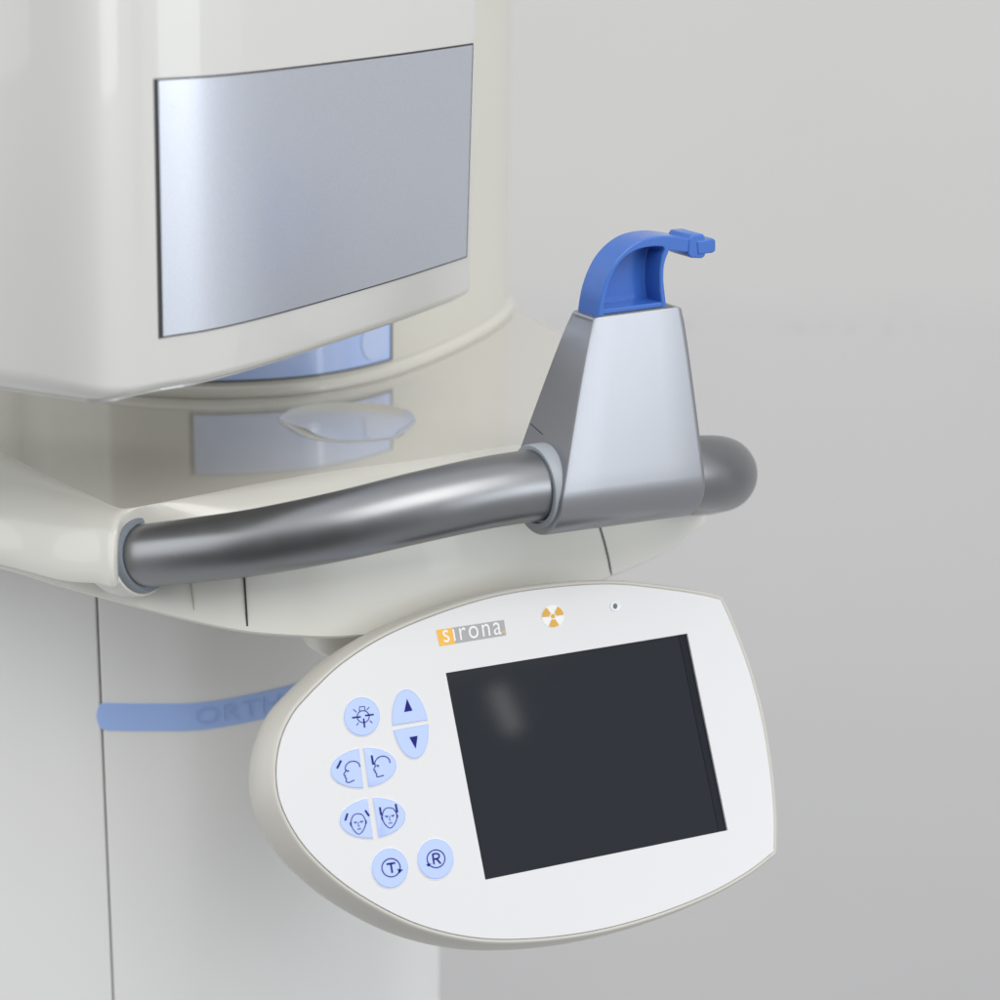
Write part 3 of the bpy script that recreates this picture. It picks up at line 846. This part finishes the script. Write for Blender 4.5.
def circ(cx, cy, r_, a0=0, a1=360, n=32, ry=None):
    ry = ry or r_
    P = [(cx + r_ * math.cos(math.radians(a0 + (a1 - a0) * k / n)), cy + ry * math.sin(math.radians(a0 + (a1 - a0) * k / n))) for k in range(n + 1)]
    return P
def sm2(pts, n=5): return [tuple(p) for p in cr_open([np.array(p, float) for p in pts], n)]

k = key(ellipse((213, 237), (0, 1), 80, 74), 'round key with a lamp and crosshair mark')
marks(k, [(circ(218, 237, 25), 3.2), ([(203, 214), (202, 197), (224, 195), (226, 211)], 3.2), ([(172, 242), (208, 238)], 6), ([(226, 233), (262, 228)], 6), ([(220, 245), (224, 283)], 6),
          ([(177, 207), (190, 219)], 3), ([(243, 198), (233, 209)], 3), ([(191, 274), (198, 263)], 3), ([(246, 254), (256, 264)], 3)])
eu = ellipse((415, 268), (45, 285), 145, 73)
k = key(clip(eu, (490, 250.5), (340, 273.5)), 'upper half oval key with an upward triangle'); marks(k, [], [[(400, 163), (389, 218), (423, 212)]])
k = key(clip(eu, (340, 295), (490, 268)), 'lower half oval key with a downward triangle'); marks(k, [], [[(410, 323), (444, 317), (437, 371)]])
ep = ellipse((220, 451), (274, -32), 138, 82)
k = key(clip(ep, (200, 370), (220, 540)), 'half oval key with a profile head and tilted bar')
marks(k, [([(126, 420), (109, 453)], 8), (sm2([(205, 447), (198, 431), (182, 423), (161, 426), (147, 439), (143, 453), (145, 463), (137, 479), (144, 483), (142, 490), (148, 495), (148, 508), (160, 511), (181, 501)]), 3.6), ([(146, 460), (159, 463)], 2.6), ([(148, 465), (156, 466), (158, 463)], 2.2)])
k = key(clip(ep, (243, 540), (220, 365)), 'half oval key with a profile head and upright bar')
marks(k, [([(253, 398), (260, 437)], 8), (sm2([(330, 430), (324, 412), (306, 402), (286, 405), (271, 418), (266, 433), (268, 444), (262, 459), (269, 463), (267, 470), (274, 474), (274, 486), (285, 487), (304, 481)]), 3.6), ([(272, 439), (285, 441)], 2.6), ([(274, 444), (282, 445), (284, 441)], 2.2)])
ef = ellipse((258, 660), (271, -30), 137, 83)
k = key(clip(ef, (235, 575), (260, 750)), 'half oval key with a facing head between spread bars')
def faceface(cx, cy, dx):
    return [(sm2([(cx - 3, cy - 41), (cx + 16, cy - 36), (cx + 29, cy - 14), (cx + 29, cy + 8), (cx + 19, cy + 30), (cx + 6, cy + 43), (cx - 6, cy + 41), (cx - 22, cy + 24), (cx - 30, cy + 2), (cx - 28, cy - 20), (cx - 18, cy - 36), (cx - 3, cy - 41)]), 3.2),
            (sm2([(cx - 31, cy - 8), (cx - 35, cy), (cx - 30, cy + 12)]), 2.6), (sm2([(cx + 31, cy - 14), (cx + 34, cy - 4), (cx + 29, cy + 6)]), 2.6),
            ([(cx - 20, cy - 5), (cx - 6, cy - 6)], 2.8), ([(cx + 6, cy - 8), (cx + 20, cy - 10)], 2.8), ([(cx - 16, cy - 1), (cx - 8, cy - 2)], 2.2), ([(cx + 9, cy - 4), (cx + 17, cy - 5)], 2.2),
            ([(cx, cy - 6), (cx, cy + 12), (cx + 6, cy + 12)], 2.4), ([(cx - 4, cy + 24), (cx + 11, cy + 22)], 3.2)]
marks(k, [([(153, 640), (143, 670)], 7.5), ([(226, 627), (243, 651)], 7.5)] + faceface(198, 682, 0))
k = key(clip(ef, (285, 750), (258, 565)), 'half oval key with a facing head between upright bars')
marks(k, [([(287, 614), (293, 648)], 7.5), ([(353, 601), (360, 636)], 7.5)] + faceface(328, 657, 0))
k = key(ellipse((330, 868), (0, 1), 82, 75), 'round key with the letter T in a circled arrow')
marks(k, [(circ(334, 866, 38, -25, 300), 4), (circ(334, 866, 38, 20, 60, 8), 4), (circ(334, 866, 38, 300, 337, 8), 4), ([(315, 852), (351, 846)], 7), ([(333, 849), (339, 888)], 7)], [[(359, 871), (384, 874), (369, 889)]])
k = key(ellipse((520, 830), (0, 1), 83, 75), 'round key with the letter R in a circled arrow')
marks(k, [(circ(521, 829, 37), 4), ([(513, 852), (507, 808)], 6.5), (sm2([(507, 810), (523, 807), (534, 813), (532, 824), (522, 829), (510, 831)]), 6), ([(522, 828), (541, 849)], 6.5)], [[(480, 852), (501, 848), (491, 863)]])

# maker's plate: letters on orange and grey blocks (x = 420 + 0.24 zx, y = 580 + 0.24 zy)
def Y(zx, zy): return PL(420 + 0.24 * zx, 580 + 0.24 * zy)
def flat(name, zpts, n, m, parent=panel):
    mb = MB(); lp = [Y(*p) for p in zpts]
    mb.rings([[PW(p, 1.45) for p in lp], [PW(p, n) for p in lp]], False, True)
    o = mb.build(name, m, panel, smooth=False)
    if parent is not panel: o.parent = parent
    return o
lg = flat('logo_plate', [(132, 200), (347, 167), (357, 231), (144, 266)], 1.7, m_grey)
flat('logo_block', [(65, 210), (132, 200), (144, 266), (80, 277)], 1.75, m_orange, lg)
flat('logo_dot', [(343, 214), (352, 213), (353, 221), (344, 222)], 1.8, m_orange, lg)
def quad(tl, tr, br, bl, n):
    tl, tr, br, bl = [Y(*p) for p in (tl, tr, br, bl)]
    return lambda u, v: PW((bl * (1 - u) + br * u) * (1 - v) + (tl * (1 - u) + tr * u) * v, n)
l2 = text_mesh('lettering', 's\u0131rona', quad((88, 212), (331, 175), (338, 227), (97, 263), 2.05), m_white, panel, space=1.18)
l2.parent = lg
# trefoil
def trefoil():
    cx, cy = 551, 152
    mb = MB(); lp = [Y(*p) for p in circ(cx, cy, 47, n=40)[:-1]]
    mb.rings([[PW(p, 1.45) for p in lp], [PW(p, 1.7) for p in lp]], False, True)
    t = mb.build('radiation_sign', m_white, panel, smooth=False)
    mb = MB()
    for a0 in (90 - 6, 210 - 6, 330 - 6):
        o_ = circ(cx, cy, 45, a0 - 29, a0 + 29, 12); i_ = circ(cx, cy, 14, a0 + 29, a0 - 29, 6)
        mb.cap(mb.ring([PW(Y(*p), 2.0) for p in o_ + i_]))
    mb.cap(mb.ring([PW(Y(*p), 2.0) for p in circ(cx, cy, 9, n=16)[:-1]]))
    s_ = mb.build('trefoil', m_gold, panel, smooth=False); s_.parent = t
trefoil()
mb = MB(); lp = circ(811, 110, 23, n=32)[:-1]; li = circ(811, 110, 15, n=32)[:-1]
mb.rings([[PW(Y(*p), 1.4) for p in lp], [PW(Y(*p), 2.2) for p in circ(811, 110, 21, n=32)[:-1]], [PW(Y(*p), 2.1) for p in li], [PW(Y(*p), 1.5) for p in circ(811, 110, 11, n=32)[:-1]]], False, True)
il = mb.build('indicator_light', m_keyrim, panel, angle=40)
mb = MB(); mb.rings([[PW(Y(*p), 1.5) for p in circ(811, 110, 9, n=24, ry=12)[:-1]], [PW(Y(*p), 2.3) for p in circ(811, 110, 6.5, n=24, ry=9)[:-1]]], False, True)
ll = mb.build('lens', m_led, panel, angle=40); ll.parent = il
# swivel arm that carries the unit from under the shelf
p0 = at_d(322, 622, 2560); p1 = at_d(362, 672, 2450); p2 = at_d(450, 760, 2440)
w_ = np.array([1, 0.25, 0]); 
mb = MB()
def armring(c, wd, dp): 
    ux = np.array([0.94, 0.34, 0.0]); uy = np.array([-0.34, 0.94, 0.0])
    out = []
    for k in range(28):
        w = 2 * math.pi * k / 28; cx_, sx_ = math.cos(w), math.sin(w)
        q = (abs(cx_) ** 4 + abs(sx_) ** 4) ** -0.25
        out.append(c + ux * wd * cx_ * q + uy * dp * sx_ * q)
    return out
ac = PW(PL(455, 700), -46)
mb.rings([armring(at_d(392, 604, 2560), 104, 46), armring(at_d(396, 632, 2552), 100, 44), armring(at_d(425, 664, 2500), 74, 30), armring(ac, 62, 22), armring(ac + EN * 14 + ez * -40, 40, 14)])
mb.build('support_arm', m_apron, panel, angle=50)

# ================================================================== CAMERA
cd = bpy.data.cameras.new('camera'); cam = bpy.data.objects.new('camera', cd); col.objects.link(cam)
cd.sensor_width = 36; cd.lens = F / 1000 * 36; cd.clip_end = 50; cd.clip_start = 0.05
right = B @ np.array([1, 0, 0.]); up_ = B @ np.array([0, 1., 0]); fwd = B @ np.array([0, 0, 1.])
mw = Matrix(((right[0], up_[0], -fwd[0], 0), (right[1], up_[1], -fwd[1], 0), (right[2], up_[2], -fwd[2], 0), (0, 0, 0, 1)))
mw.translation = M3(CAM); cam.matrix_world = mw
cd.dof.use_dof = True; cd.dof.focus_distance = 2370 * S; cd.dof.aperture_fstop = 6.5
sc.camera = cam

# ================================================================== LIGHT
w = bpy.data.worlds.new('World'); sc.world = w; w.use_nodes = True
nt = w.node_tree; bg = nt.nodes['Background']; bg.inputs['Strength'].default_value = 1.0
# the light of the room: raised on the left as added fill, brighter above, dim behind the camera
tcw = nt.nodes.new('ShaderNodeTexCoord'); sx_ = nt.nodes.new('ShaderNodeSeparateXYZ'); nt.links.new(tcw.outputs['Generated'], sx_.inputs[0])
def mrange(src, a0, a1, b0, b1):
    r = nt.nodes.new('ShaderNodeMapRange'); r.interpolation_type = 'SMOOTHSTEP'
    for n_, v in zip(('From Min', 'From Max', 'To Min', 'To Max'), (a0, a1, b0, b1)): r.inputs[n_].default_value = v
    nt.links.new(src, r.inputs['Value']); return r.outputs['Result']
def mul(a, b, op='MULTIPLY'):
    m = nt.nodes.new('ShaderNodeMath'); m.operation = op; nt.links.new(a, m.inputs[0]); nt.links.new(b, m.inputs[1]); return m.outputs[0]
lev = mul(mul(mrange(sx_.outputs[0], -0.9, 0.9, 1.3, 1.0), mrange(sx_.outputs[1], -0.9, 0.4, 1.0, 1.0)), mrange(sx_.outputs[2], -0.6, 0.6, 0.55, 1.04))
dt = nt.nodes.new('ShaderNodeVectorMath'); dt.operation = 'DOT_PRODUCT'; dt.inputs[1].default_value = (-0.25, -0.95, -0.2)
nt.links.new(tcw.outputs['Generated'], dt.inputs[0])
lev = mul(lev, mrange(dt.outputs['Value'], 0.45, 0.96, 1.0, 0.22))       # the dim depth of the room behind the photographer
cc = nt.nodes.new('ShaderNodeCombineColor')
for i, k_ in enumerate((0.97, 0.985, 1.0)):
    m = nt.nodes.new('ShaderNodeMath'); m.operation = 'MULTIPLY'; m.inputs[1].default_value = k_; nt.links.new(lev, m.inputs[0]); nt.links.new(m.outputs[0], cc.inputs[i])
nt.links.new(cc.outputs[0], bg.inputs['Color'])
def area(name, loc, target, sx, sy, power, colr=(1, 1, 1)):
    l = bpy.data.lights.new(name, 'AREA'); l.shape = 'RECTANGLE'; l.size = sx; l.size_y = sy; l.energy = power; l.color = colr
    o = bpy.data.objects.new(name, l); col.objects.link(o); o.location = loc
    o.rotation_euler = (Vector(target) - Vector(loc)).to_track_quat('-Z', 'Y').to_euler()
    return o
area('window_light', (2.25, -0.05, 1.2), (0, 1.15, 1.05), 1.6, 0.9, 7.5, (0.86, 0.92, 1.0))
area('streak_strip', (2.12, 0.1, 1.36), (-0.16, 1.0, 1.1), 0.22, 0.85, 3.0, (0.92, 0.96, 1.0))  # added before the window to strengthen gloss streaks on the head
area('left_fill', (-2.3, 0.2, 1.8), (-0.1, 1.2, 0.9), 2.4, 2.0, 12, (0.97, 0.985, 1.0))  # soft fill added at the left to lift column and shelf side
area('ceiling_light', (0.7, -0.1, 2.4), (-0.05, 1.3, 0.9), 1.7, 1.2, 21, (1.0, 0.985, 0.95))

# a small unseen lamp, added to put a soft glint in the screen's upper left
sp_ = PW(PL(506, 709), -1.6); dv = sp_ - CAM; dv /= np.linalg.norm(dv); rv = dv - 2 * dv.dot(EN) * EN
lp_ = M3(sp_) + Vector(rv) * 1.9
area('glint_lamp', lp_, M3(sp_), 0.02, 0.06, 0.014, (1.0, 0.98, 0.95))
sc.view_settings.view_transform = 'Standard'; sc.view_settings.look = 'None'; sc.view_settings.gamma = 1; sc.view_settings.exposure = 0.05
